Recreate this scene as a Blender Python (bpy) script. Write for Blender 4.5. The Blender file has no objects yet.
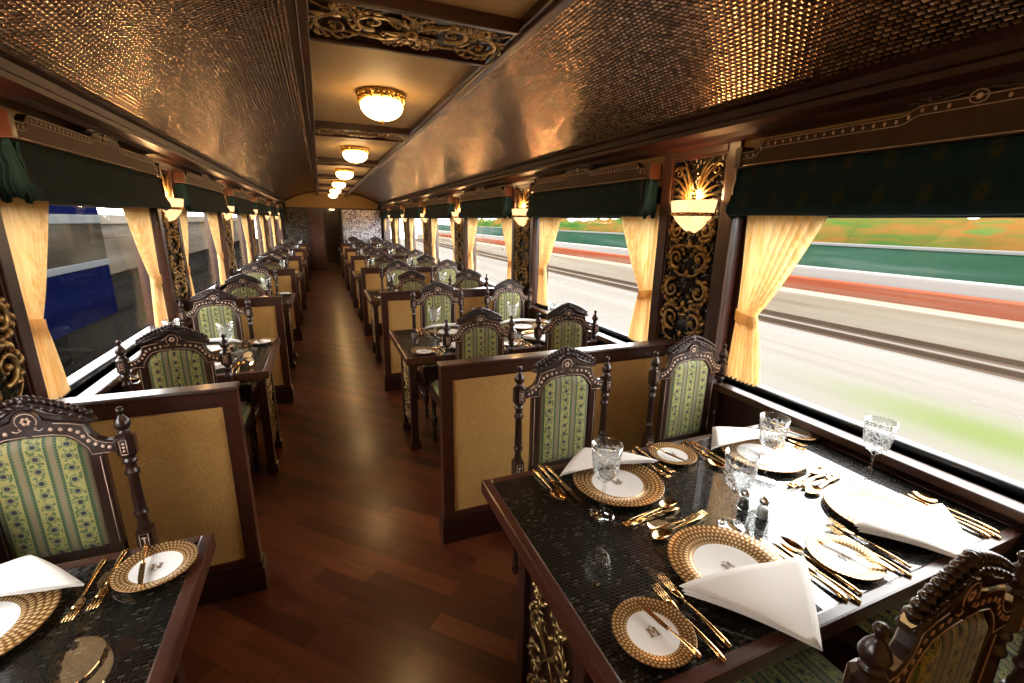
import bpy, bmesh, math, random
from math import pi, sin, cos, radians as R
from mathutils import Vector, Matrix
random.seed(7)
SC = bpy.context.scene
COL = SC.collection

# ------------------------------------------------------------------ materials
class N:
    """small helper around a node tree"""
    def __init__(s, name):
        s.m = bpy.data.materials.new(name); s.m.use_nodes = True
        s.t = s.m.node_tree; s.t.nodes.clear()
        s.out = s.t.nodes.new('ShaderNodeOutputMaterial')
    def n(s, kind, **kw):
        nd = s.t.nodes.new('ShaderNode' + kind)
        for k, v in kw.items():
            if k in nd.inputs: s.set(nd, k, v)
            else: setattr(nd, k, v)
        return nd
    def set(s, nd, k, v):
        if isinstance(v, bpy.types.NodeSocket): s.t.links.new(v, nd.inputs[k])
        else:
            if isinstance(v, tuple) and len(v) == 3 and nd.inputs[k].type == 'RGBA': v = v + (1,)
            nd.inputs[k].default_value = v
    def math(s, op, a, b=None, c=None):
        nd = s.t.nodes.new('ShaderNodeMath'); nd.operation = op
        s.set(nd, 0, a)
        if b is not None: s.set(nd, 1, b)
        if c is not None: s.set(nd, 2, c)
        return nd.outputs[0]
    def mix(s, f, a, b):
        nd = s.t.nodes.new('ShaderNodeMix'); nd.data_type = 'RGBA'
        s.set(nd, 0, f)
        for i, v in ((6, a), (7, b)):
            if isinstance(v, tuple): nd.inputs[i].default_value = v + (1,) if len(v) == 3 else v
            else: s.t.links.new(v, nd.inputs[i])
        return nd.outputs[2]
    def obj(s): return s.n('TexCoord').outputs['Object']
    def xyz(s, vec=None):
        nd = s.n('SeparateXYZ'); s.t.links.new(vec or s.obj(), nd.inputs[0]); return nd.outputs
    def map(s, vec, scale=(1, 1, 1), rot=(0, 0, 0), loc=(0, 0, 0)):
        nd = s.n('Mapping'); s.t.links.new(vec, nd.inputs[0])
        nd.inputs['Scale'].default_value = scale; nd.inputs['Rotation'].default_value = rot; nd.inputs['Location'].default_value = loc
        return nd.outputs[0]
    def noise(s, vec, scale, detail=3, rough=.5):
        nd = s.n('TexNoise', Scale=scale, Detail=detail, Roughness=rough)
        s.t.links.new(vec, nd.inputs['Vector']); return nd.outputs['Fac']
    def ramp(s, f, stops):
        nd = s.n('ValToRGB'); s.t.links.new(f, nd.inputs[0]); e = nd.color_ramp.elements
        while len(e) < len(stops): e.new(.5)
        for i, (p, c) in enumerate(stops): e[i].position = p; e[i].color = tuple(c) + (1,)
        return nd.outputs[0]
    def bump(s, h, strength=.3, dist=.01):
        nd = s.n('Bump', Strength=strength, Distance=dist); s.t.links.new(h, nd.inputs['Height']); return nd.outputs[0]
    def bsdf(s, **kw):
        nd = s.n('BsdfPrincipled')
        for k, v in kw.items(): s.set(nd, k.replace('_', ' '), v)
        s.t.links.new(nd.outputs[0], s.out.inputs[0]); return s.m

def wood(name, a, b, rough=.3, coat=.3, scale=1.0, spec=.5):
    q = N(name); v = q.obj()
    w = q.noise(q.map(v, (60*scale, 6*scale, 6*scale)), 1.0, 5, .6)
    w2 = q.noise(q.map(v, (6, 6, 60)), 1.0, 3)
    f = q.math('MULTIPLY', q.math('ADD', w, w2), .5)
    c = q.ramp(f, [(.3, a), (.7, b)])
    return q.bsdf(Base_Color=c, Roughness=rough, Coat_Weight=coat, Coat_Roughness=.12, Specular_IOR_Level=spec)

M = {}
M['wood'] = wood('mahogany', (.030, .0085, .005), (.070, .020, .011), .32, .35)
M['wood_dark'] = wood('dark_mahogany', (.017, .0055, .004), (.040, .012, .008), .35, .3)
M['chair_wood'] = wood('dark_carved_walnut', (.016, .007, .0055), (.036, .014, .010), .28, .35)
M['trim_wood'] = wood('satin_mahogany', (.019, .0055, .0035), (.044, .012, .007), .42, .03, spec=.28)
M['pelmet_wood'] = wood('satin_walnut', (.040, .019, .009), (.075, .038, .018), .5, .0, spec=.2)
M['red_wood'] = wood('red_mahogany', (.046, .012, .007), (.080, .022, .011), .4, .1)

q = N('parquet'); v = q.map(q.obj(), (1, 1, 1), (0, 0, R(45)))
br = q.n('TexBrick', offset=.37, offset_frequency=2, Scale=1.0, **{'Mortar Size': .0012, 'Brick Width': .62, 'Row Height': .088, 'Mortar Smooth': .2, 'Bias': 0.0})
br.inputs['Color1'].default_value = (.16, .16, .16, 1); br.inputs['Color2'].default_value = (1, 1, 1, 1); br.inputs['Mortar'].default_value = (0, 0, 0, 1)
q.t.links.new(v, br.inputs['Vector'])
grain = q.noise(q.map(v, (3, 45, 3)), 1.0, 6, .65)
tone = q.ramp(br.outputs['Color'], [(0, (.048, .0115, .005)), (.3, (.088, .0215, .009)), (1, (.205, .056, .021))])
gr = q.ramp(grain, [(.3, (.62, .6, .58)), (.7, (1.1, 1.1, 1.1))])
mx = q.n('Mix', data_type='RGBA', blend_type='MULTIPLY'); mx.inputs[0].default_value = 1
q.t.links.new(tone, mx.inputs[6]); q.t.links.new(gr, mx.inputs[7])
M['parquet'] = q.bsdf(Base_Color=mx.outputs[2], Roughness=.30, Coat_Weight=.25, Coat_Roughness=.18, Normal=q.bump(q.math('ADD', q.math('MULTIPLY', br.outputs['Fac'], -1.0), q.math('MULTIPLY', grain, .25)), .25, .003))

def weave(name, a, b, rough=.75, sc=420):
    q = N(name); v = q.obj()
    n1 = q.noise(v, sc*.45, 2); n2 = q.noise(v, 9, 3)
    c = q.ramp(q.math('ADD', q.math('MULTIPLY', n1, .8), q.math('MULTIPLY', n2, .2)), [(.35, a), (.65, b)])
    return q.bsdf(Base_Color=c, Roughness=rough, Specular_IOR_Level=.35, Sheen_Weight=.15, Normal=q.bump(n1, .25, .002))
M['gold_cloth'] = weave('gold_wall_fabric', (.46, .245, .066), (.68, .385, .118))
M['ceil_cloth'] = weave('cream_gold_ceiling_lining', (.40, .245, .085), (.52, .33, .125), .6)
M['frieze'] = weave('cream_frieze_lining', (.30, .20, .09), (.40, .28, .13))

# copper mosaic: little convex metal tiles
q = N('copper_mosaic')
uv = q.n('UVMap').outputs[0]; s3 = q.xyz(uv)
row = q.math('DIVIDE', s3[1], .0180); rowi = q.math('FLOOR', row); fy = q.math('FRACT', row)
col = q.math('ADD', q.math('DIVIDE', s3[0], .0255), q.math('MULTIPLY', rowi, .5)); fx = q.math('FRACT', col); coli = q.math('FLOOR', col)
ax = q.math('ABSOLUTE', q.math('SUBTRACT', fx, .5)); ay = q.math('ABSOLUTE', q.math('SUBTRACT', fy, .5))
px = q.math('SUBTRACT', 1.0, q.math('POWER', q.math('MULTIPLY', ax, 2.0), 2.6)); py = q.math('SUBTRACT', 1.0, q.math('POWER', q.math('MULTIPLY', ay, 2.0), 2.6))
hh = q.math('MULTIPLY', px, py)
cmb = q.n('CombineXYZ'); q.t.links.new(coli, cmb.inputs[0]); q.t.links.new(rowi, cmb.inputs[1])
wn = q.n('TexWhiteNoise', noise_dimensions='2D'); q.t.links.new(cmb.outputs[0], wn.inputs['Vector'])
tint = q.ramp(wn.outputs['Value'], [(0, (.13, .075, .045)), (.5, (.34, .205, .125)), (1, (.52, .36, .25))])
edge = q.math('LESS_THAN', hh, .38)
cc = q.mix(edge, tint, (.022, .011, .007))
M['copper'] = q.bsdf(Base_Color=cc, Metallic=.92, Roughness=.23, Normal=q.bump(hh, .6, .0030))

q = N('mirror_mosaic'); v = q.obj()
vo = q.n('TexVoronoi', Scale=42.0); q.t.links.new(v, vo.inputs['Vector'])
vc = q.xyz(vo.outputs['Color'])
cl = q.ramp(vc[0], [(.2, (.16, .15, .20)), (.5, (.50, .50, .62)), (.85, (.97, .97, 1.0))])
M['mosaic'] = q.bsdf(Base_Color=cl, Metallic=.25, Roughness=.22, Normal=q.bump(vc[1], .5, .004))
q = N('dark_mirror_mosaic'); v = q.obj()
vo = q.n('TexVoronoi', Scale=95.0); q.t.links.new(v, vo.inputs['Vector']); vc = q.xyz(vo.outputs['Color'])
cl = q.ramp(vc[0], [(.5, (.010, .007, .005)), (.85, (.05, .042, .032)), (.97, (.45, .43, .38))])
M['mosaic_dark'] = q.bsdf(Base_Color=cl, Metallic=.7, Roughness=.2, Normal=q.bump(vc[1], .6, .004))

q = N('antique_gilt'); v = q.obj()
c = q.ramp(q.noise(v, 40, 3), [(.3, (.20, .115, .040)), (.7, (.54, .36, .14))])
M['gilt'] = q.bsdf(Base_Color=c, Metallic=.85, Roughness=.36)
q = N('bright_gilt'); M['gilt_bright'] = q.bsdf(Base_Color=(.75, .48, .16), Metallic=.95, Roughness=.25)
q = N('gold_cutlery'); M['cutlery'] = q.bsdf(Base_Color=(.80, .53, .24), Metallic=1.0, Roughness=.16)
q = N('bone_inlay'); M['inlay'] = q.bsdf(Base_Color=(.62, .44, .34), Roughness=.35)

# striped brocade used on the chairs (woven pattern)
q = N('green_brocade'); s = q.xyz()
u = q.math('FRACT', q.math('ADD', q.math('DIVIDE', s[0], .0775), .5)); vv = q.math('DIVIDE', q.math('ADD', s[1], s[2]), .040)
fv = q.math('FRACT', vv)
du = q.math('ABSOLUTE', q.math('SUBTRACT', u, .5)); dv = q.math('SUBTRACT', fv, .5)
rad = q.math('SQRT', q.math('ADD', q.math('POWER', q.math('MULTIPLY', du, .0775), 2.0), q.math('POWER', q.math('MULTIPLY', dv, .040), 2.0)))
base = q.ramp(du, [(0, (.33, .295, .095)), (.28, (.33, .295, .095)), (.285, (.075, .115, .045)), (.40, (.11, .145, .06)), (.405, (.21, .165, .09)), (.5, (.235, .19, .11))])
base.node.color_ramp.interpolation = 'CONSTANT'
flower = q.math('LESS_THAN', rad, .0075); ring = q.math('MULTIPLY', q.math('GREATER_THAN', rad, .010), q.math('LESS_THAN', rad, .0122))
vine = q.noise(q.map(q.obj(), (95, 95, 95)), 1.0, 1)
vmask = q.math('MULTIPLY', q.math('MULTIPLY', q.math('GREATER_THAN', vine, .55), q.math('LESS_THAN', du, .25)), q.math('GREATER_THAN', rad, .0135))
dots = q.math('MULTIPLY', q.math('MULTIPLY', q.math('GREATER_THAN', du, .30), q.math('LESS_THAN', du, .36)), q.math('LESS_THAN', q.math('FRACT', q.math('MULTIPLY', vv, 4.0)), .4))
c1 = q.mix(vmask, base, (.085, .12, .04)); c2 = q.mix(dots, c1, (.012, .03, .02)); c3 = q.mix(ring, c2, (.05, .10, .05)); c4 = q.mix(flower, c3, (.012, .02, .035))
M['brocade'] = q.bsdf(Base_Color=c4, Roughness=.6, Sheen_Weight=.2, Normal=q.bump(vine, .2, .002))

q = N('plain_green_velvet'); s = q.xyz()
# peacock feather eyes woven into the dark green cloth
uy = q.math('SUBTRACT', q.math('FRACT', q.math('DIVIDE', s[1], .135)), .5); uz = q.math('SUBTRACT', q.math('FRACT', q.math('DIVIDE', q.math('ADD', s[2], .05), .12)), .5)
rr = q.math('SQRT', q.math('ADD', q.math('POWER', q.math('MULTIPLY', uy, 2.0), 2.0), q.math('POWER', uz, 2.0)))
fe = q.ramp(rr, [(0, (.040, .040, .020)), (.07, (.006, .022, .028)), (.12, (.046, .040, .020)), (.20, (.022, .036, .028)), (.34, (.0045, .026, .038))])
nz = q.noise(q.obj(), 14, 2)
M['velvet'] = q.bsdf(Base_Color=fe, Roughness=.75, Sheen_Weight=.04, Specular_IOR_Level=.2, Normal=q.bump(nz, .3, .01))

# sheer cream curtain
q = N('sheer_cream_curtain'); s = q.xyz()
th = q.noise(q.map(q.obj(), (6, 90, 3)), 1.0, 2)
cc = q.ramp(th, [(.35, (.82, .55, .22)), (.65, (.95, .75, .42))])
d = q.n('BsdfDiffuse', Color=cc); t = q.n('BsdfTranslucent', Color=cc)
ms = q.n('MixShader'); ms.inputs[0].default_value = .52
q.t.links.new(d.outputs[0], ms.inputs[1]); q.t.links.new(t.outputs[0], ms.inputs[2]); q.t.links.new(ms.outputs[0], q.out.inputs[0])
M['curtain'] = q.m

q = N('window_glass'); tr = q.n('BsdfTransparent', Color=(.97, .98, .98)); gl = q.n('BsdfGlossy', Roughness=.02); fr = q.n('LayerWeight', Blend=.5)
ms = q.n('MixShader'); q.t.links.new(q.math('ADD', .006, q.math('MULTIPLY', q.math('POWER', fr.outputs['Facing'], 5.0), .12)), ms.inputs[0]); q.t.links.new(tr.outputs[0], ms.inputs[1]); q.t.links.new(gl.outputs[0], ms.inputs[2]); q.t.links.new(ms.outputs[0], q.out.inputs[0])
M['pane'] = q.m

q = N('cut_crystal'); v = q.obj()
vo = q.n('TexVoronoi', Scale=70.0, feature='DISTANCE_TO_EDGE'); q.t.links.new(v, vo.inputs['Vector'])
s = q.xyz(); cutz = q.math('MULTIPLY', q.math('GREATER_THAN', s[2], .135), q.math('LESS_THAN', s[2], .212))
nb = q.bump(q.math('MULTIPLY', vo.outputs['Distance'], cutz), .8, .006)
tr = q.n('BsdfTransparent', Color=(.96, .97, .97)); gl = q.n('BsdfGlossy', Roughness=.03); q.t.links.new(nb, gl.inputs['Normal'])
lw = q.n('LayerWeight', Blend=.35); q.t.links.new(nb, lw.inputs['Normal'])
fk = q.math('MINIMUM', q.math('ADD', q.math('MULTIPLY', q.math('POWER', lw.outputs['Facing'], 1.5), .85), .05), .92)
lines = q.math('MULTIPLY', q.math('MULTIPLY', q.math('LESS_THAN', vo.outputs['Distance'], .06), cutz), .32)
di = q.n('BsdfTranslucent', Color=(.9, .9, .9)); df = q.n('BsdfDiffuse', Color=(.85, .85, .85))
m0 = q.n('MixShader'); q.t.links.new(df.outputs[0], m0.inputs[1]); q.t.links.new(di.outputs[0], m0.inputs[2])
m1 = q.n('MixShader'); q.t.links.new(fk, m1.inputs[0]); q.t.links.new(tr.outputs[0], m1.inputs[1]); q.t.links.new(gl.outputs[0], m1.inputs[2])
m2 = q.n('MixShader'); q.t.links.new(lines, m2.inputs[0]); q.t.links.new(m1.outputs[0], m2.inputs[1]); q.t.links.new(m0.outputs[0], m2.inputs[2])
q.t.links.new(m2.outputs[0], q.out.inputs[0]); M['crystal'] = q.m

q = N('table_glass_over_mosaic'); v = q.obj()
br = q.n('TexBrick', Scale=1.0, **{'Mortar Size': .0022, 'Brick Width': .014, 'Row Height': .009, 'Mortar Smooth': .6})
br.inputs['Color1'].default_value = (.2, .2, .2, 1); br.inputs['Color2'].default_value = (1, 1, 1, 1); br.inputs['Mortar'].default_value = (0, 0, 0, 1)
q.t.links.new(v, br.inputs['Vector'])
c = q.ramp(br.outputs['Color'], [(0, (.002, .002, .0015)), (.5, (.006, .0055, .004)), (.85, (.014, .013, .009)), (1, (.06, .058, .042))])
M['tabletop'] = q.bsdf(Base_Color=c, Roughness=.3, Specular_IOR_Level=.12, Normal=q.bump(br.outputs['Fac'], .5, -.003), Coat_Weight=1.0, Coat_Roughness=.012, Coat_IOR=1.75)

def plate_mat(name, Rr, ratio, rows, n):
    q = N(name); s = q.xyz()
    r = q.math('DIVIDE', q.math('SQRT', q.math('ADD', q.math('POWER', s[0], 2.0), q.math('POWER', s[1], 2.0))), Rr)
    a = q.math('MULTIPLY', q.math('ADD', q.math('DIVIDE', q.math('ARCTAN2', s[1], s[0]), 2*pi), .5), float(n))
    row = q.math('DIVIDE', q.math('SUBTRACT', r, ratio), (1-ratio)/rows); ri = q.math('FLOOR', row); fr = q.math('FRACT', row)
    fa = q.math('SUBTRACT', q.math('FRACT', q.math('ADD', a, q.math('MULTIPLY', ri, .5))), .5)
    dd = q.math('ADD', q.math('MULTIPLY', q.math('POWER', fa, 2.0), 3.2), q.math('POWER', q.math('SUBTRACT', fr, .15), 2.0))
    line = q.math('GREATER_THAN', dd, .52)
    pearl = q.math('LESS_THAN', q.math('ADD', q.math('MULTIPLY', q.math('POWER', fa, 2.0), 3.0), q.math('POWER', q.math('SUBTRACT', fr, .35), 2.0)), .11)
    g = q.mix(line, (.46, .25, .075), (.16, .07, .02)); g = q.mix(pearl, g, (.80, .60, .34))
    rim = q.math('GREATER_THAN', r, ratio)
    c = q.mix(rim, (.80, .79, .78), g)
    return q.bsdf(Base_Color=c, Metallic=q.math('MULTIPLY', rim, .55), Roughness=.24, Coat_Weight=.1, Coat_Roughness=.05)
M['plate'] = plate_mat('gilt_scale_charger', .150, .56, 5, 64)
M['side_plate'] = plate_mat('gilt_scale_side_plate', .087, .62, 4, 52)
q = N('monogram_bronze'); M['mono'] = q.bsdf(Base_Color=(.16, .09, .035), Roughness=.4)
q = N('white_linen'); M['linen'] = q.bsdf(Base_Color=(.80, .77, .74), Roughness=.8, Sheen_Weight=.1, Normal=q.bump(q.noise(q.obj(), 60, 2), .08, .004))
q = N('black_rubber'); M['rubber'] = q.bsdf(Base_Color=(.008, .010, .013), Roughness=.3)
q = N('salt_white'); M['salt'] = q.bsdf(Base_Color=(.75, .75, .72), Roughness=.7)
q = N('pepper_grey'); M['pepper'] = q.bsdf(Base_Color=(.05, .045, .04), Roughness=.8)
q = N('silver_cap'); M['silver'] = q.bsdf(Base_Color=(.8, .8, .8), Metallic=1.0, Roughness=.15)

def lampglass(name, col, strength, vein=False):
    q = N(name); e = q.n('Emission', Color=col, Strength=strength)
    if vein: q.set(e, 'Strength', q.math('MULTIPLY', q.math('ADD', .35, q.noise(q.map(q.obj(), (22, 22, 9)), 1.0, 4, .6)), strength*1.1))
    g = q.n('BsdfGlossy', Roughness=.15)
    lw = q.n('LayerWeight', Blend=.5); ms = q.n('MixShader')
    q.t.links.new(q.math('ADD', .03, q.math('MULTIPLY', q.math('POWER', lw.outputs['Facing'], 5.0), .5)), ms.inputs[0]); q.t.links.new(e.outputs[0], ms.inputs[1]); q.t.links.new(g.outputs[0], ms.inputs[2])
    q.t.links.new(ms.outputs[0], q.out.inputs[0]); return q.m
M['globe'] = lampglass('lit_opal_globe', (1.0, .61, .25), 24.0)
M['shade'] = lampglass('lit_alabaster_shade', (1.0, .60, .27), 2.1, True)

q = N('grille'); s = q.xyz()
a = q.math('FRACT', q.math('MULTIPLY', q.math('ADD', s[0], s[1]), 60.0)); b = q.math('FRACT', q.math('MULTIPLY', q.math('SUBTRACT', s[1], s[0]), 60.0))
k = q.math('MAXIMUM', q.math('LESS_THAN', a, .35), q.math('LESS_THAN', b, .35))
M['grille'] = q.bsdf(Base_Color=q.mix(k, (.004, .002, .001), (.085, .045, .022)), Roughness=.4)

def streak(name, stops, sx=3.0, sy=.06, sz=3.0, rough=.9):
    q = N(name); n = q.noise(q.map(q.obj(), (sx, sy, sz)), 1.0, 4, .55)
    return q.bsdf(Base_Color=q.ramp(n, stops), Roughness=rough, Specular_IOR_Level=0.0)

# ------------------------------------------------------------------ mesh helpers
class B:
    def __init__(s): s.v = []; s.f = []; s.sm = []; s.uv = None
    def add(s, vs, fs, smooth=False):
        o = len(s.v); s.v += [tuple(p) for p in vs]; s.f += [tuple(i+o for i in f) for f in fs]; s.sm += [smooth]*len(fs)
    def bm(s, bm, smooth=False):
        bm.verts.ensure_lookup_table(); bm.verts.index_update()
        s.add([v.co[:] for v in bm.verts], [[v.index for v in f.verts] for f in bm.faces], smooth); bm.free()
    def box(s, x0, x1, y0, y1, z0, z1, bev=0.0):
        if bev <= 0:
            vs = [(x, y, z) for x in (x0, x1) for y in (y0, y1) for z in (z0, z1)]
            s.add(vs, [(0, 1, 3, 2), (4, 6, 7, 5), (0, 4, 5, 1), (2, 3, 7, 6), (0, 2, 6, 4), (1, 5, 7, 3)]); return
        m = bmesh.new(); bmesh.ops.create_cube(m, size=1)
        for w in m.verts: w.co = ((x0+x1)/2+w.co.x*(x1-x0), (y0+y1)/2+w.co.y*(y1-y0), (z0+z1)/2+w.co.z*(z1-z0))
        bmesh.ops.bevel(m, geom=m.edges[:], offset=bev, segments=2, affect='EDGES', profile=.6)
        s.bm(m)
    def lathe(s, prof, seg=16, c=(0, 0), a0=0, a1=2*pi, sq=1.0):
        if sum((q1[1]-q0[1])*(q0[0]+q1[0]) for q0, q1 in zip(prof, prof[1:])) < 0: prof = prof[::-1]
        full = abs(a1-a0-2*pi) < 1e-6; n = seg if full else seg+1; vs = []; fs = []
        for r, z in prof:
            for i in range(n):
                a = a0+(a1-a0)*i/seg; vs.append((c[0]+r*cos(a), c[1]+r*sin(a)*sq, z))
        for j in range(len(prof)-1):
            for i in range(seg):
                k = (i+1) % n
                fs.append((j*n+i, j*n+k, (j+1)*n+k, (j+1)*n+i))
        if full:
            for j in (0, len(prof)-1):
                if prof[j][0] > 1e-5: fs.append(tuple(j*n+i for i in range(n))[::1 if j else -1])
        s.add(vs, fs, True)
    def tube(s, pts, rad, seg=6, flat=1.0, nrm=None):
        """tube along pts; rad number or list; flat squashes it along nrm"""
        pts = [Vector(p) for p in pts]; n = len(pts); vs = []; fs = []
        if not isinstance(rad, (list, tuple)): rad = [rad]*n
        nr = Vector(nrm) if nrm else None; pa = None
        for i, p in enumerate(pts):
            t = (pts[min(i+1, n-1)]-pts[max(i-1, 0)]).normalized()
            if nr is not None: b = t.cross(nr).normalized(); c = nr
            else:
                if pa is None: pa = Vector((0, 0, 1)) if abs(t.z) < .9 else Vector((1, 0, 0))
                b = t.cross(pa).normalized(); c = b.cross(t).normalized(); pa = c
            for k in range(seg):
                a = 2*pi*k/seg; vs.append(p+b*cos(a)*rad[i]+c*sin(a)*rad[i]*flat)
        for i in range(n-1):
            for k in range(seg):
                l = (k+1) % seg; fs.append((i*seg+k, i*seg+l, (i+1)*seg+l, (i+1)*seg+k))
        fs.append(tuple(range(seg))[::-1]); fs.append(tuple((n-1)*seg+k for k in range(seg)))
        s.add(vs, fs, True)
    def prism(s, poly, d0, d1, axis='y', bev=0.0):
        """poly of 2-D points extruded along axis"""
        m = bmesh.new()
        def P(a, b, d): return {'y': (a, d, b), 'x': (d, a, b), 'z': (a, b, d)}[axis]
        lo = [m.verts.new(P(a, b, d0)) for a, b in poly]
        f = m.faces.new(lo); r = bmesh.ops.extrude_face_region(m, geom=[f])
        for g in r['geom']:
            if isinstance(g, bmesh.types.BMVert):
                c = list(g.co); c['xyz'.index(axis)] = d1; g.co = c
        caps = [f for f in m.faces if len(f.verts) > 4]
        if bev: bmesh.ops.bevel(m, geom=[e for e in m.edges if any(len(f.verts) > 4 for f in e.link_faces)], offset=bev, segments=1, affect='EDGES')
        bmesh.ops.triangulate(m, faces=[f for f in m.faces if len(f.verts) > 4])
        bmesh.ops.recalc_face_normals(m, faces=m.faces[:])
        s.bm(m)
    def grid(s, fn, nu, nv, smooth=True):
        vs = [fn(i/nu, j/nv) for j in range(nv+1) for i in range(nu+1)]
        s.add(vs, [(j*(nu+1)+i, j*(nu+1)+i+1, (j+1)*(nu+1)+i+1, (j+1)*(nu+1)+i) for j in range(nv) for i in range(nu)], smooth)
    def ball(s, c, r, seg=8, sc=(1, 1, 1)):
        m = bmesh.new(); bmesh.ops.create_uvsphere(m, u_segments=seg, v_segments=max(4, seg*2//3), radius=r)
        for w in m.verts: w.co = Vector((w.co.x*sc[0], w.co.y*sc[1], w.co.z*sc[2]))+Vector(c)
        s.bm(m, True)
    def mesh(s, name, mat):
        me = bpy.data.meshes.new(name); me.from_pydata(s.v, [], s.f)
        me.polygons.foreach_set('use_smooth', s.sm); me.materials.append(mat)
        me.update(); return me

def build(name, b, mat, parent=None, loc=None, rz=0.0):
    me = b.mesh(name, M[mat] if isinstance(mat, str) else mat)
    o = bpy.data.objects.new(name, me); COL.objects.link(o)
    if parent is not None: o.parent = parent
    if loc is not None: o.location = loc
    o.rotation_euler[2] = rz
    return o
def tag(o, label, cat, group=None):
    o['label'] = label; o['category'] = cat
    if group: o['group'] = group
    return o
def empty(name, label=None, cat=None, loc=(0, 0, 0), rz=0.0, group=None):
    o = bpy.data.objects.new(name, None); COL.objects.link(o); o.empty_display_size = .1
    o.location = loc; o.rotation_euler[2] = rz
    if label: tag(o, label, cat, group)
    return o
def struct(name, b, mat, parent=None):
    o = build(name, b, mat, parent)
    if parent is None: o['kind'] = 'structure'
    return o
def dup(root, loc, rz, label, group=None, scale=None):
    r = root.copy(); COL.objects.link(r); r.location = loc; r.rotation_euler[2] = rz; r['label'] = label
    if group: r['group'] = group
    if scale: r.scale = scale
    for ch in root.children:
        c = ch.copy(); COL.objects.link(c); c.parent = r
        for g in ch.children:
            d = g.copy(); COL.objects.link(d); d.parent = c
    return r
class Proto:
    """first placing moves the prototype itself, later ones copy it"""
    def __init__(s, root): s.root = root; s.used = False
    def put(s, loc, rz, label, group, scale=None):
        if not s.used:
            s.used = True; o = s.root; o.location = loc; o.rotation_euler[2] = rz; o['label'] = label; o['group'] = group
            if scale: o.scale = scale
            return o
        return dup(s.root, loc, rz, label, group, scale)

# ------------------------------------------------------------------ plan
CX = .40; L = 2.284
Y0, YE = -.60, 15.55
YP = [1.97+L*k for k in range(6)]          # partitions, pillars, sconces
YT = [.88+L*k for k in range(7)]           # tables
YLAMP = [3.04+L*k for k in range(-1, 6)]
ORD = ['nearest', 'second', 'third', 'fourth', 'fifth', 'sixth', 'seventh']
def mir(x, side): return x if side == 'right' else 2*CX-x

# ------------------------------------------------------------------ setting
b = B(); b.box(-1.3, 2.1, Y0, 18.5, -.08, 0); struct('floor', b, 'parquet')

# vault
b = B(); NS = 28; HALF = 1.33
def vz(dx): return 2.09+.33*(1-abs(dx/HALF)**2.3)
prof = []
for i in range(NS+1):
    t = -1+2*i/NS; t = math.copysign(abs(t)**.8, t)
    dx = HALF*t; prof.append((CX+dx, vz(dx)))
arc = [0]
for i in range(1, len(prof)): arc.append(arc[-1]+math.dist(prof[i], prof[i-1]))
for y in (Y0, YE): b.v += [(x, y, z) for x, z in prof]
n = len(prof); b.f = [(i, i+1, n+i+1, n+i) for i in range(n-1)]; b.sm = [True]*(n-1)
me = b.mesh('ceiling', M['copper'])
ul = me.uv_layers.new(name='UVMap')
for p in me.polygons:
    for li in p.loop_indices:
        vi = me.loops[li].vertex_index; ul.data[li].uv = (me.vertices[vi].co.y, arc[vi % n])
o = bpy.data.objects.new('ceiling', me); COL.objects.link(o); o['kind'] = 'structure'

tn = [0]
def trim(bb, mat):
    tn[0] += 1; return struct(f'trim_{tn[0]}', bb, mat)
for side in ('right', 'left'):
    pr = [(1.76, 2.115), (1.715, 2.11), (1.705, 2.085), (1.725, 2.075), (1.735, 2.045), (1.715, 2.03), (1.72, 2.01), (1.775, 1.995), (1.79, 1.975), (1.87, 1.965), (1.90, 2.115)]
    b = B(); b.prism([(mir(x, side), z) for x, z in pr], Y0, YE, 'y'); trim(b, 'trim_wood')
# dropped soffit along the middle
SX0, SX1, PX0, PX1, SZ = -.05, .80, .02, .762, 2.26
b = B(); b.box(SX0, -.018, Y0, YE, SZ+.006, 2.42); b.box(-.018, PX0, Y0, YE, SZ-.004, 2.42, .004); trim(b, 'wood')
b = B(); b.box(SX0+.006, -.024, Y0, YE, SZ+.001, SZ+.007); trim(b, 'grille')
b = B(); b.box(PX1, SX1, Y0, YE, SZ, 2.42, .006); trim(b, 'red_wood')
b = B(); b.box(PX1-.02, PX1, Y0, YE, SZ+.012, 2.42); trim(b, 'wood_dark')
b = B(); b.box(PX0, PX1, Y0, YE, SZ+.045, SZ+.08); struct('ceiling_lining', b, 'ceil_cloth').name = 'ceiling.001'
YC = [-.30]+[y+.01 for y in YP]
for y in YC:
    b = B()
    for s_ in (-1, 1): b.box(PX0, PX1-.02, y+s_*.195-.013, y+s_*.195+.013, SZ-.002, SZ+.05, .005)
    trim(b, 'wood')

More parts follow.
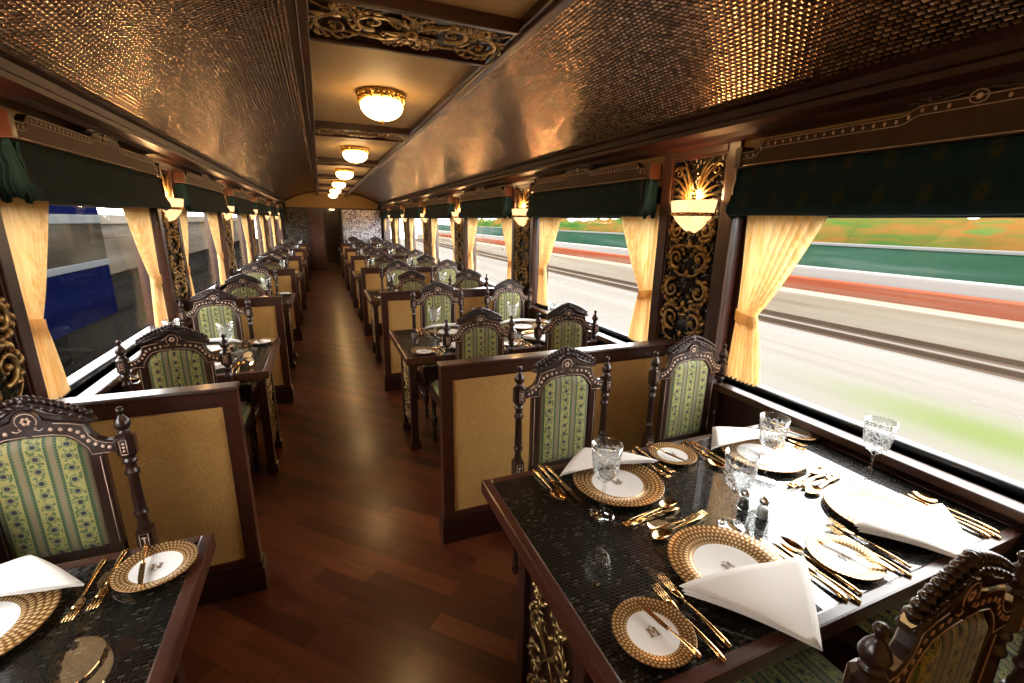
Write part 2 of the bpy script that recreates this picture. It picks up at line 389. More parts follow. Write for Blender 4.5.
# side walls
for side in ('right', 'left'):
    m_ = lambda x: mir(x, side)
    def bx(b, x0, x1, *r, **k):
        a, c = sorted((m_(x0), m_(x1))); b.box(a, c, *r, **k)
    w = empty('wall_'+side); w['kind'] = 'structure'
    b = B(); bx(b, 1.86, 2.02, Y0, YE, 0, .80); build('wainscot', b, 'wood_dark', w)
    b = B(); bx(b, 1.95, 2.02, Y0, YE, 1.62, 2.12); build('header', b, 'wood_dark', w)
    for k in range(7):
        ya = -.05 if k == 0 else YP[k-1]+.265; yb = YP[k]-.265 if k < 6 else YE
        b = B(); bx(b, 1.862, 1.955, ya, yb, 1.80, 2.08); build('frieze', b, 'frieze', w)
        b = B(); bx(b, 1.930, 1.955, ya, yb, 1.63, 1.805); build('window_head', b, 'wood_dark', w)
    b = B(); bx(b, 1.845, 1.86, Y0, YE, 0, .11, bev=.004); struct('baseboard_'+side, b, 'wood')
    for k, y in enumerate(YP+[YP[-1]+2.1]):
        b = B(); y1 = min(y+.265, YE)
        bx(b, 1.87, 2.02, y-.265, y1, .80, 1.98)
        # moulded frame standing proud of the carved field
        for (ya, yb, za, zb) in ((y-.265, y-.19, .80, 1.98), (y+.19, y+.265, .80, 1.98), (y-.19, y+.19, .80, .90), (y-.19, y+.19, 1.93, 1.98)):
            if yb <= YE+.3: bx(b, 1.845, 1.872, ya, min(yb, YE), za, zb, bev=.006)
        trim(b, 'wood')
    # end pillar beside the near bay's off-frame end
    b = B(); bx(b, 1.86, 2.02, Y0, -.05, .80, 1.98); trim(b, 'wood')

wi = 0
for side in ('right', 'left'):
    for k in range(7):
        ya = -.05 if k == 0 else YP[k-1]+.265
        yb = YP[k]-.265 if k < 6 else YE-.10
        wi += 1
        m_ = lambda x: mir(x, side)
        def bx(b, x0, x1, *r, **kk):
            a, c = sorted((m_(x0), m_(x1))); b.box(a, c, *r, **kk)
        b = B()
        bx(b, 1.928, 1.98, ya, ya+.035, .80, 1.66); bx(b, 1.928, 1.98, yb-.035, yb, .80, 1.66); bx(b, 1.928, 1.98, ya, yb, 1.62, 1.66)
        wnd = struct(f'window_{wi}', b, 'wood_dark')
        b = B(); bx(b, 1.80, 1.955, ya-.24 if k else ya, yb+.24 if k < 6 else yb, .765, .80, bev=.006); build('sill', b, 'wood', wnd)
        b = B(); b.tube([(m_(1.915), ya+.03, .812), (m_(1.915), yb-.03, .812)], .016, 10); b.tube([(m_(1.935), ya+.03, .805), (m_(1.935), yb-.03, .805)], .012, 8); build('gasket', b, 'rubber', wnd)
        b = B(); bx(b, 1.938, 1.944, ya+.03, yb-.03, .80, 1.64); build('glass', b, 'pane', wnd)

# end wall with doorway
w = empty('wall_back'); w['kind'] = 'structure'
b = B(); poly = [(x, z) for x, z in prof if True]; poly = [(poly[0][0], 1.90)]+poly+[(poly[-1][0], 1.90)]
b.prism(poly, YE, YE+.10, 'y'); build('tympanum', b, 'ceil_cloth', w)
b = B(); b.tube([(x, YE-.01, z-.01) for x, z in prof], .022, 6); build('arch_moulding', b, 'wood', w)
b = B(); b.box(-1.2, 2.0, YE-.03, YE+.08, 1.87, 1.91); b.box(-1.1, -.98, YE-.02, YE+.1, 0, 1.9); b.box(.59, .64, YE-.03, YE+.1, 0, 1.9); b.box(-.36, -.30, YE-.03, YE+.1, 0, 1.9); b.box(1.80, 2.0, YE-.02, YE+.1, 0, 1.9)
b.box(-1.0, -.32, YE, YE+.1, 0, .85); b.box(.62, 1.82, YE, YE+.1, 0, .85); build('framing', b, 'wood_dark', w)
b = B(); b.box(-.98, -.34, YE+.01, YE+.06, .85, 1.88); build('mosaic_panel', b, 'mosaic_dark', w)
b = B(); b.box(.63, 1.81, YE+.01, YE+.06, .85, 1.88); build('mosaic_panel', b, 'mosaic', w)
b = B(); b.box(-.31, .10, YE-.01, YE+.05, 0, 1.88)
for z0, z1 in ((.12, .42), (.5, 1.78)): b.box(-.24, .03, YE-.025, YE-.008, z0, z1, .006)
b2 = B(); b2.box(-1.3, 0, YE+.09, YE+.16, 0, 2.6); b2.box(.72, 2.1, YE+.09, YE+.16, 0, 2.6); b2.box(-1.3, 2.1, YE+.09, YE+.16, 1.95, 2.6); build('bulkhead', b2, 'wood_dark', w)
d = struct('door_1', b, 'wood'); b = B(); b.tube([(.05, YE-.02, .98), (.05, YE-.07, .98), (.0, YE-.07, .98)], .009, 8); build('handle', b, 'gilt_bright', d)
# little vestibule beyond the doorway
b = B(); b.box(.0, .09, YE+.1, 18.4, 0, 2.0); b.box(.66, .74, YE+.1, 18.4, 0, 2.0); b.box(.0, .74, 18.3, 18.4, 0, 2.0); b.box(0, .74, YE+.05, 18.4, 1.95, 2.05)
struct('wall_passage', b, 'wood').name = 'wall_corridor'
b = B(); b.box(-1.4, 2.2, Y0-.1, Y0, 0, 2.6); struct('wall_front', b, 'gold_cloth')
b = B(); b.box(-1.25, 2.05, Y0, YE+.2, 2.55, 2.6); struct('ceiling_roof', b, 'wood_dark').name = 'ceiling.002'

# ------------------------------------------------------------------ carved scrollwork
def spiral(cx, cy, r, a0, turns, n=18, rend=.12):
    out = []
    for i in range(n+1):
        t = i/n; rr = r*(1-t*(1-rend)); a = a0+turns*2*pi*t
        out.append((cx+rr*cos(a), cy+rr*sin(a)))
    return out
def bez(p0, p1, p2, p3, n=10):
    return [tuple((1-t)**3*a+3*(1-t)**2*t*b_+3*(1-t)*t*t*c+t**3*d_ for a, b_, c, d_ in zip(p0, p1, p2, p3)) for t in [i/n for i in range(n+1)]]
def stroke(b, pts, r0, r1, P, h, nrm, fat=True):
    n = len(pts)
    rad = [(r0+(r1-r0)*i/(n-1))*((.55+.45*sin(pi*min(1, i/(n-1)*1.4+.2))) if fat else 1) for i in range(n)]
    b.tube([P(x, y, h+.004*sin(pi*i/(n-1))) for i, (x, y) in enumerate(pts)], rad, 6, .8, nrm)
def leaf(b, x, y, a, ln, w, curl, P, h, nrm):
    pts = []
    for i in range(9):
        t = i/8; aa = a+curl*t*t; pts.append((x, y)); x += cos(aa)*ln/8; y += sin(aa)*ln/8
    rad = [w*max(.18, sin(pi*(.12+.86*i/8))) for i in range(9)]
    b.tube([P(px_, py_, h+.006*sin(pi*i/8)) for i, (px_, py_) in enumerate(pts)], rad, 6, .7, nrm)
def scroll_pair(b, x, y, r, P, h, nrm, sx, sy, w=.0155):
    """S scroll with leaves; sx, sy = +-1 mirror it"""
    def Q(px_, py_): return (x+sx*px_, y+sy*py_)
    pts = [Q(*p) for p in spiral(r*.0, r*.0, r, -pi*.6, 1.35)]; stroke(b, pts, w, w*.45, P, h, nrm)
    b.ball(P(*Q(-.01*0, 0), h+.004), w*1.1, 6)
    for a, ln, cu in ((-.2, 1.1, 1.6), (.25, .8, 1.5), (.7, 1.05, 1.5), (1.1, .8, 1.5), (1.5, 1.0, 1.4), (-.75, .8, 1.3), (-1.2, 1.0, 1.2), (2.0, .75, 1.2), (2.5, .8, 1.2)):
        bx_, by_ = r*.96*cos(a), r*.96*sin(a)
        X, Y = Q(bx_, by_); ang = math.atan2(sy*sin(a+.9), sx*cos(a+.9))
        leaf(b, X, Y, ang, r*ln*.8, w*.8, cu*sx*sy, P, h, nrm)

def pillar_scroll():
    """gilded carving in a field 0.37 wide (y) and 1.02 tall (z), face towards -x, back at x = 0"""
    b = B(); P = lambda u, v, h: (-h, u, v); nr = (-1, 0, 0); h = .012
    for s_ in (-1, 1):
        scroll_pair(b, s_*.080, .16, .066, P, h, nr, s_, 1); scroll_pair(b, s_*.10, .33, .060, P, h, nr, s_, -1)
        scroll_pair(b, s_*.085, .50, .055, P, h, nr, s_, 1); scroll_pair(b, s_*.105, .655, .048, P, h, nr, s_, -1)
        stroke(b, [(s_*p[0], p[1]) for p in bez((0, .02), (.09, .03), (.16, .06), (.15, .14))], .010, .008, P, h, nr)
        stroke(b, [(s_*p[0], p[1]) for p in bez((0, .24), (.05, .20), (.15, .24), (.165, .36))], .009, .006, P, h, nr)
        stroke(b, [(s_*p[0], p[1]) for p in bez((0, .42), (.06, .38), (.15, .46), (.16, .60))], .009, .006, P, h, nr)
        stroke(b, [(s_*p[0], p[1]) for p in bez((0, .56), (.05, .60), (.12, .52), (.16, .70))], .009, .005, P, h, nr)
        stroke(b, [(s_*p[0], p[1]) for p in spiral(s_*0+.035, .83, .032, pi*.9, -1.3)], .009, .006, P, h+.01, nr)
        # plume of long leaves above the lamp
        for a, ln in ((25, .15), (40, .18), (55, .21), (70, .23), (83, .24), (5, .14), (-15, .13)):
            aa = R(a); leaf(b, s_*.02, .80, aa if s_ > 0 else pi-aa, ln, .0095, -.9*s_, P, h+.008, nr)
        stroke(b, [(s_*p[0], p[1]) for p in bez((.02, .86), (.06, .98), (.10, 1.0), (.14, .97))], .011, .006, P, h, nr)
        stroke(b, [(s_*p[0], p[1]) for p in spiral(.135, .955, .035, .4, 1.2)], .010, .005, P, h, nr)
    for z in (.08, .25, .42, .58): b.ball(P(0, z, h), .018, 8, (.6, 1, 1.3))
    return b.mesh('scrollwork', M['gilt'])
def ceiling_scroll():
    b = B(); P = lambda u, v, h: (u, v, -h); nr = (0, 0, -1); h = .012
    for s_ in (-1, 1):
        scroll_pair(b, s_*.275, .03, .075, P, h, nr, s_, 1, .011); scroll_pair(b, s_*.15, -.035, .062, P, h, nr, s_, -1, .011)
        scroll_pair(b, s_*.055, .06, .045, P, h, nr, s_, 1, .009); scroll_pair(b, s_*.045, -.075, .038, P, h, nr, -s_, 1, .009)
        scroll_pair(b, s_*.24, -.09, .036, P, h, nr, s_, -1, .009)
        stroke(b, [(s_*p[0], p[1]) for p in bez((0, .0), (.08, .14), (.2, .0), (.34, .11))], .012, .007, P, h, nr)
        stroke(b, [(s_*p[0], p[1]) for p in bez((0, -.02), (.1, -.16), (.24, -.02), (.35, -.10))], .012, .007, P, h, nr)
        for a in (0, 35, 70, 110, 150): leaf(b, s_*.02, 0, R(a) if s_ > 0 else pi-R(a), .09, .010, .7*s_, P, h+.006, nr)
    b.ball(P(0, 0, h+.006), .026, 10, (1, 1, .6))
    b.v = [(x*1.02, y*1.25, z) for x, y, z in b.v]
    return b.mesh('scrollwork', M['gilt'])
def pedestal_scroll():
    b = B(); P = lambda u, v, h: (-h, u, v); nr = (-1, 0, 0); h = .010
    for s_ in (-1, 1):
        for z, r, sy in ((.10, .042, 1), (.235, .044, -1), (.37, .042, 1), (.49, .036, -1)): scroll_pair(b, s_*.058, z, r, P, h, nr, s_, sy, .008)
        stroke(b, [(s_*p[0], p[1]) for p in bez((0, .04), (.06, .12), (.09, .2), (0, .30))], .009, .006, P, h, nr)
        stroke(b, [(s_*p[0], p[1]) for p in bez((0, .30), (.07, .36), (.09, .46), (0, .55))], .009, .006, P, h, nr)
    return b.mesh('scrollwork', M['gilt'])

pm = pillar_scroll()
def pillar_panel():
    r = empty('carved_panel', 'x', 'carved panel')
    b = B(); b.box(-.004, .004, -.188, .188, 0, 1.03); build('mosaic_backing', b, 'mosaic_dark', r)
    o = bpy.data.objects.new('scrollwork', pm); COL.objects.link(o); o.parent = r
    b = B()
    for ya, yb, za, zb in ((-.19, -.176, 0, 1.03), (.176, .19, 0, 1.03), (-.176, .176, 0, .014), (-.176, .176, 1.016, 1.03)): b.box(-.012, .003, ya, yb, za, zb, .003)
    build('beading', b, 'wood', r)
    return Proto(r)
PP = pillar_panel()
GP = 'gilded carved panels on the pillars between the windows'
for side in ('right', 'left'):
    for k, y in enumerate(YP):
        PP.put((mir(1.865, side), y, .90), 0 if side == 'right' else pi, f'gilded scroll carving behind the {ORD[k]} lamp along the {side} windows', GP)

cm = ceiling_scroll()
r = empty('carved_ceiling_panel', 'x', 'carved panel')
b = B(); b.box(-.361, .361, -.182, .182, 0, .008); build('backing', b, 'wood_dark', r)
o = bpy.data.objects.new('scrollwork', cm); COL.objects.link(o); o.parent = r
CPp = Proto(r)
for k, y in enumerate(YC[1:]):
    CPp.put(((PX0+PX1-.02)/2, y, SZ+.026), 0, f'{ORD[k]} gilded carved scroll panel across the ceiling strip', 'carved panels across the ceiling')

# ------------------------------------------------------------------ lamps
r = empty('ceiling_light', 'x', 'ceiling light')
b = B(); b.lathe([(.0, 0), (.146, 0), (.15, -.010), (.138, -.018), (.142, -.028), (.128, -.036), (.120, -.046)], 28)
for i in range(28):
    a = 2*pi*i/28; b.ball((.146*cos(a), .146*sin(a), -.012), .011, 6)
for i in range(14):
    a = 2*pi*i/14; b.tube([(.142*cos(a), .142*sin(a), -.02), (.15*cos(a+.1), .15*sin(a+.1), -.04), (.138*cos(a+.2), .138*sin(a+.2), -.050)], [.006, .007, .003], 5)
build('gilt_ring', b, 'gilt_bright', r)
b = B(); b.lathe([(.118, -.044), (.128, -.054)]+[(.134*cos(t), -.066-.074*sin(t)) for t in [pi/2*i/9 for i in range(10)]], 28); b.v = [(x, y, z) for x, y, z in b.v]; build('globe', b, 'globe', r)
b = B(); b.lathe([(.0, -.137), (.010, -.138), (.012, -.144), (.005, -.15), (.008, -.156), (.0, -.164)], 10); build('finial', b, 'gilt_bright', r)
LP = Proto(r)
for k, y in enumerate(YLAMP):
    LP.put((.393, y, SZ+.045), 0, f'{["camera-end", *ORD][k]} lit bowl lamp in gilt ring down the ceiling strip' if k else 'lit bowl lamp in gilt ring above the nearest tables', 'bowl lamps down the ceiling', (.92, .92, 1.08))

LP.put((.37, 16.3, 1.95), 0, 'small lit bowl lamp in the passage beyond the end doorway', 'bowl lamps down the ceiling', (.7, .7, .7))
# wall sconce, back towards +x
def sconce():
    r = empty('wall_sconce', 'x', 'wall lamp')
    b = B(); b.lathe([(.140, .055), (.147, .062), (.147, .05), (.135, -.002), (.130, -.004)], 24, a0=pi/2, a1=3*pi/2, sq=1.0); 
    b.lathe([(.124, -.018), (.108, -.040), (.066, -.078), (.028, -.102)], 24, a0=pi/2, a1=3*pi/2); 
    for i in range(len(b.v)): x, y, z = b.v[i]; b.v[i] = (x*.72, y, z)
    build('shade', b, 'shade', r)
    b = B(); b.lathe([(.128, -.018), (.138, -.012), (.138, -.002), (.130, .003)], 24, a0=pi/2, a1=3*pi/2)
    for i in range(13):
        a = pi/2+pi*i/12; b.ball((.138*cos(a), .138*sin(a), -.007), .007, 6)
    b.lathe([(.0, -.125), (.012, -.118), (.008, -.108), (.024, -.097), (.02, -.09)], 10, c=(-.02, 0))
    for i in range(len(b.v)): x, y, z = b.v[i]; b.v[i] = (x*.74, y, z)
    build('gilt_band', b, 'gilt_bright', r)
    b = B(); b.box(-.004, .02, -.05, .05, -.10, .05, .003); build('back_plate', b, 'gilt', r)
    b = B(); b.lathe([(.0, -.02), (.018, -.01), (.026, .02), (.02, .045), (0, .058)], 12, c=(-.052, 0)); build('bulb', b, 'globe', r)
    return Proto(r)
SP = sconce()
for side in ('right', 'left'):
    for k, y in enumerate(YP):
        SP.put((mir(1.85, side), y-.01, 1.645), 0 if side == 'right' else pi, f'{ORD[k]} lit half-bowl lamp on the pillars along the {side} windows', 'lit half-bowl lamps on the pillars')
        li = bpy.data.lights.new('sconce_light', 'POINT'); li.energy = 8.0; li.color = (1, .52, .20); li.shadow_soft_size = .03
        lo = bpy.data.objects.new('sconce_light', li); COL.objects.link(lo); lo.location = (mir(1.85-.052, side), y-.01, 1.735)

# ------------------------------------------------------------------ partitions
def partition(side):
    """origin on the floor at the aisle end; reaches +x (right) or -x (left) to the wall"""
    ln = 1.86-.455 if side == 'right' else 1.06-.357; sg = 1 if side == 'right' else -1
    r = empty('partition', 'x', 'partition')
    def bx(b, x0, x1, *a, **k):
        p0, p1 = sorted((sg*x0, sg*x1)); b.box(p0, p1, *a, **k)
    b = B(); bx(b, 0, .055, -.032, .032, .14, .93, bev=.006); bx(b, ln-.05, ln, -.032, .032, .14, .93, bev=.006)
    bx(b, .05, ln-.045, -.030, .030, .13, .165, bev=.004); bx(b, .05, ln-.045, -.030, .030, .865, .93, bev=.004); build('frame', b, 'wood', r)
    b = B(); bx(b, -.006, ln, -.040, .040, .925, .945, bev=.007); build('cap_rail', b, 'wood', r)
    b = B(); bx(b, -.012, ln, -.045, .045, 0, .115, bev=.004); bx(b, -.006, ln, -.038, .038, .113, .145, bev=.006); build('plinth', b, 'wood_dark', r)
    b = B(); bx(b, .05, ln-.045, -.020, .020, .16, .87); build('fabric_panel', b, 'gold_cloth', r)
    return Proto(r)
for side in ('right', 'left'):
    p_ = partition(side)
    for k, y in enumerate(YP):
        p_.put((.455 if side == 'right' else -.357, y, 0), 0, f'{ORD[k]} mahogany partition with gold fabric panel on the {side} of the aisle', f'partitions on the {side} side')

# ------------------------------------------------------------------ tables
ZT = .742
def table(side):
    """origin on the floor below the middle of the aisle edge; top reaches +x / -x to the window wall"""
    ln = 1.855-.428 if side == 'right' else 1.055-.338; sg = 1 if side == 'right' else -1; hy = .405
    r = empty('dining_table', 'x', 'table')
    def bx(b, x0, x1, *a, **k):
        p0, p1 = sorted((sg*x0, sg*x1)); b.box(p0, p1, *a, **k)
    b = B(); bx(b, 0, .032, -hy, hy, ZT-.045, ZT+.001, bev=.006)
    for s_ in (-1, 1):
        p0, p1 = sorted((s_*hy, s_*(hy-.032))); bx(b, .03, ln, p0, p1, ZT-.045, ZT+.001, bev=.006)
    bx(b, ln-.05, ln, -hy+.03, hy-.03, ZT-.045, ZT+.001, bev=.004); build('rim', b, 'wood', r)
    b = B(); bx(b, .03, ln-.048, -hy+.03, hy-.03, ZT-.028, ZT-.001); build('glass_top', b, 'tabletop', r)
    b = B(); bx(b, .06, ln-.02, -hy+.06, hy-.06, ZT-.075, ZT-.03); build('apron', b, 'wood_dark', r)
    for s_ in (-1, 1):
        b = B(); yc = s_*.17
        b.box(sg*.075-.024, sg*.075+.024, yc-.024, yc+.024, .05, ZT-.06, .005); b.box(sg*.075-.036, sg*.075+.036, yc-.034, yc+.034, 0, .06, .008)
        b.box(sg*.075-.030, sg*.075+.030, yc-.030, yc+.030, ZT-.12, ZT-.075, .005); build('leg', b, 'wood_dark', r)
    b = B(); b.box(sg*.080-.008, sg*.080+.008, -.15, .15, .10, .66); pn = build('carved_support', b, 'wood_dark', r)
    o = bpy.data.objects.new('scrollwork', PED); COL.objects.link(o); o.parent = pn; o.location = (sg*.080-sg*.008, 0, .10)
    if sg < 0: o.rotation_euler[2] = pi
    return Proto(r)
PED = pedestal_scroll()
TP = {s_: table(s_) for s_ in ('right', 'left')}
for side in ('right', 'left'):
    for k, y in enumerate(YT):
        TP[side].put((.428 if side == 'right' else -.338, y+(.012 if side == 'left' else 0), 0), 0, f'{ORD[k]} glass-topped mahogany table on the {side} of the aisle', f'dining tables on the {side} side')

# ------------------------------------------------------------------ chair (faces -y, origin on the floor)
def chair():
    r = empty('dining_chair', 'x', 'chair'); yb = .20
    OUT = [(.0, 1.032), (.018, 1.027), (.030, 1.014), (.034, .998), (.060, .990), (.095, .984), (.128, .974), (.131, .958), (.137, .937), (.150, .920), (.170, .909), (.194, .905)]
    INN = [(.0, .945), (.045, .943), (.080, .934), (.100, .915), (.120, .885)]
    # arched frame
    half = OUT+[(.194, .866), (.176, .866), (.160, .872), (.157, .86), (.157, .50), (.120, .50)]+INN[::-1]
    poly = half+[(-x, z) for x, z in half[::-1] if x > 1e-6]
    # drop the doubled centre points into two clean loops joined as an arch
    outer = [(-x, z) for x, z in OUT[::-1] if x > 0]+OUT
    right = [(.194, .866), (.176, .866), (.160, .872), (.157, .86), (.157, .50), (.120, .50)]
    inner = [(.120, .885), (.100, .915), (.080, .934), (.045, .943), (.0, .945), (-.045, .943), (-.080, .934), (-.100, .915), (-.120, .885)]
    left = [(-x, z) for x, z in right[::-1]]
    b = B(); b.prism(outer+right+inner+left, yb-.014, yb+.014, 'y', .003)
    b.box(-.157, .157, yb-.013, yb+.013, .50, .545, .004)
    fr = build('back_frame', b, 'chair_wood', r)
    # bone inlay on both faces
    b = B()
    for f in (-1, 1):
        yy = yb+f*.0145
        for s_ in (-1, 1):
            for x, z in ((.050, .966), (.072, .963), (.094, .958), (.110, .948), (.119, .932), (.130, .915), (.145, .902), (.161, .892), (.176, .886)):
                b.ball((s_*x, yy, z), .0062, 6, (1, .25, 1))
            b.tube([(s_*x*.97, yy, z-.0055) for x, z in OUT[4:]], .0012, 4)
            b.tube([(s_*(x+.006), yy, z+.006) for x, z in INN]+[(s_*.130, yy, .87), (s_*.176, yy, .87)], .0012, 4)
            b.tube([(s_*.148, yy, .86), (s_*.148, yy, .55)], .0012, 4)
            b.tube([(s_*.034, yy, .972), (s_*.026, yy, .966), (s_*.014, yy, .972), (s_*.020, yy, .978)], .0016, 4)
        b.tube([(.024*cos(a), yy, .998+.024*sin(a)) for a in [-.6+(pi+1.2)*i/14 for i in range(15)]], .0016, 4)
        for i in range(6): b.ball((.0085*cos(i*pi/3), yy, .998+.0085*sin(i*pi/3)), .0048, 6, (1, .25, 1))
    build('inlay', b, 'inlay', fr)
    # carved crest
    b = B(); top = []
    for i in range(25):
        t = i/24; top.append((.150*t, 1.056-.056*t**1.15-.016*t**3))
    bot = [(.138, .972), (.128, .974), (.095, .984), (.060, .990), (.036, 1.0), (.030, 1.014), (.018, 1.027), (0, 1.032)]
    hp = top+[(.156, .976)]+bot
    b.prism(hp, yb-.010, yb+.012, 'y', .003)
    b.prism([(-x, z) for x, z in hp][::-1], yb-.010, yb+.012, 'y', .003)
    for s_ in (-1, 1):
        # row of overlapping leaves running down to a pointed tip
        for i in range(10):
            t = (i+.2)/10; x = .150*t; z = 1.058-.056*t**1.15-.016*t**3; a = -.5-.3*t; ln = .026*(1-.35*t)
            b.tube([(s_*(x+ln*(q_-.4)*cos(a)), yb+.001, z+ln*(q_-.4)*sin(a)*.4+.007*sin(pi*q_)) for q_ in (0, .25, .5, .75, 1)], [.003, .0095, .011, .008, .002], 7, 1.2, (0, 1, 0))
        for f in (-1, 1):
            yy = yb+.001+f*.012
            for i in range(7):
                t = (i+.3)/7; x = .142*t; z = 1.040-.052*t**1.15-.010*t**3
                b.tube([(s_*(x+.010*cos(a)), yy, z+.008*sin(a)) for a in [pi*.9-2.6*j/6 for j in range(7)]], [.0045, .0048, .005, .0045, .004, .003, .002], 5)
            b.tube([(s_*.02, yy, 1.038), (s_*.05, yy, 1.018), (s_*.09, yy, 1.001), (s_*.15, yy, .980)], [.004, .006, .006, .003], 5)
    b.ball((0, yb+.001, 1.056), .014, 8, (1.1, 1.1, 1.0))
    build('crest', b, 'chair_wood', r)
    # upholstered back
    b = B(); hw = .121
    def zt(x):
        x = abs(x)
        for (x0, z0), (x1, z1) in zip(INN[:-1], INN[1:]):
            if x <= x1: return z0+(z1-z0)*(x-x0)/(x1-x0)
        return INN[-1][1]
    for f in (-1, 1):
        def pad(u, v, f=f):
            x = -hw+2*hw*u; z = .54+(zt(x)+.003-.54)*v; e = min(1, 9*min(u, 1-u, v*1.6, (1-v)*1.4))
            return (x, yb+f*(.004+.014*math.sqrt(max(0, e))), z)
        g = B(); g.grid(pad, 16, 22)
        if f > 0: g.f = [t[::-1] for t in g.f]
        b.add(g.v, g.f, True)
    build('backrest', b, 'brocade', r)
    # posts with finial and inlaid block
    for s_ in (-1, 1):
        c = (s_*.213, yb)
        b = B(); b.lathe([(0, 1.008), (.008, 1.006), (.0115, .998), (.008, .989), (.006, .984), (.010, .978), (.018, .966), (.0225, .952), (.019, .940), (.010, .932), (.016, .929), (.018, .925), (.012, .921)], 14, c)
        nf = len(b.sm); b.lathe([(.0, .925), (.018, .921), (.0275, .912), (.0275, .852), (.018, .841), (0, .838)], 8, c, pi/8, pi/8+2*pi); b.sm[nf:] = [False]*(len(b.sm)-nf)
        b.lathe([(.012, .843), (.016, .835), (.020, .829), (.020, .822), (.014, .816), (.0155, .80), (.0205, .79), (.0205, .782), (.014, .776), (.0145, .76), (.0165, .66), (.0135, .650), (.0205, .642), (.0205, .634), (.014, .626), (.015, .60), (.019, .588), (.019, .58), (.013, .574)], 14, c)
        b.box(c[0]-.022, c[0]+.022, yb-.022, yb+.022, .44, .577, .004)
        p_ = build('back_post', b, 'chair_wood', r)
        b = B()
        for f in (-1, 1):
            yy = yb+f*.0258
            for x0, x1, z0, z1 in ((-.0085, .0085, .858, .906),):
                b.tube([(c[0]+x0, yy, z0), (c[0]+x1, yy, z0), (c[0]+x1, yy, z1), (c[0]+x0, yy, z1), (c[0]+x0, yy, z0)], .0011, 4)
            for z in (.870, .882, .894): b.ball((c[0], yy, z), .0042, 6, (1, .3, 1))
            y2 = yb+f*.0225
            b.tube([(c[0]-.012, y2, .50), (c[0]+.012, y2, .50), (c[0]+.012, y2, .566), (c[0]-.012, y2, .566), (c[0]-.012, y2, .50)], .0011, 4)
            b.tube([(c[0], y2, .515), (c[0], y2, .555)], .002, 4); b.tube([(c[0]-.007, y2, .552), (c[0]+.007, y2, .552)], .002, 4)
        build('inlay', b, 'inlay', p_)
    # seat
    b = B()
    def seat(u, v):
        x = -.225+.45*u; y = -.245+.425*v; e = min(1, 6*min(u, 1-u, v, 1-v)); return (x, y, .452+.045*math.sqrt(e)+.012*sin(pi*u)*sin(pi*v))
    b.grid(seat, 16, 16); b.box(-.225, .225, -.245, .18, .44, .453); build('seat', b, 'brocade', r)
    b = B(); b.box(-.232, .232, -.252, -.222, .37, .445, .006); b.box(-.225, .225, .175, .2, .37, .445, .006)
    for s_ in (-1, 1): b.box(s_*.222-.011, s_*.222+.011, -.24, .2, .37, .445, .006)
    build('seat_frame', b, 'chair_wood', r)
    b = B(); b.tube([(-.21, -.2, .16), (.21, -.2, .16)], [.010, .010], 8)
    b.lathe([(.010, -.05), (.018, 0), (.010, .05)], 8)   # replaced below
    b = B(); b.tube([(-.205, -.02, .16), (-.06, -.02, .16), (0, -.02, .16), (.06, -.02, .16), (.205, -.02, .16)], [.009, .010, .018, .010, .009], 8)
    for s_ in (-1, 1): b.tube([(s_*.208, -.22, .16), (s_*.208, -.02, .16), (s_*.208, .2, .16)], [.009, .014, .009], 8)
    build('stretcher', b, 'chair_wood', r)
    for s_ in (-1, 1):
        b = B(); b.lathe([(0, 0), (.015, 0), (.019, .02), (.012, .04), (.018, .06), (.013, .075), (.013, .12), (.022, .13), (.022, .19), (.013, .20), (.019, .30), (.013, .335), (.022, .345), (.024, .37), (.024, .44)], 12, (s_*.208, -.225)); build('leg', b, 'chair_wood', r)
        b = B(); b.lathe([(0, 0), (.016, 0), (.020, .02), (.013, .04), (.013, .12), (.020, .13), (.020, .19), (.013, .20), (.016, .33), (.020, .345), (.021, .44)], 12, (s_*.213, yb)); build('leg', b, 'chair_wood', r)
    return Proto(r)
CH = chair()
RC = {0: dict(far=((.925, 1.63), (1.62, 1.63)), near=((.945, .295), (1.60, .30)))}
for k, y in enumerate(YT):
    rows = RC.get(k, dict(far=((.90, y+.75), (1.575, y+.75)), near=((.865, y-.545), (1.49, y-.545))))
    for row, pts in rows.items():
        for (x, yb_), seatn in zip(pts, ('aisle-side', 'window-side')):
            rz = 0 if row == 'far' else pi; oy = yb_-.20 if row == 'far' else yb_+.20
            lab = f'{seatn} brocade chair {"facing the camera" if row == "far" else "with its back to the camera"} at {ORD[k]} right-hand table'
            CH.put((x, oy, 0), rz+(random.uniform(-.03, .03) if k else 0), lab, 'carved brocade chairs at the right-hand tables')
    for row in ('far', 'near'):
        x, yb_ = ((-.835 if k == 0 else -.775, y+.78 if k == 0 else y+.75) if row == 'far' else (-.715, y-.545))
        rz = 0 if row == 'far' else pi; oy = yb_-.20 if row == 'far' else yb_+.20
        lab = f'brocade chair {"facing the camera" if row == "far" else "with its back to the camera"} at {ORD[k]} left-hand table'
        CH.put((x, oy, 0), rz+(random.uniform(-.03, .03) if k else 0), lab, 'carved brocade chairs at the left-hand tables')

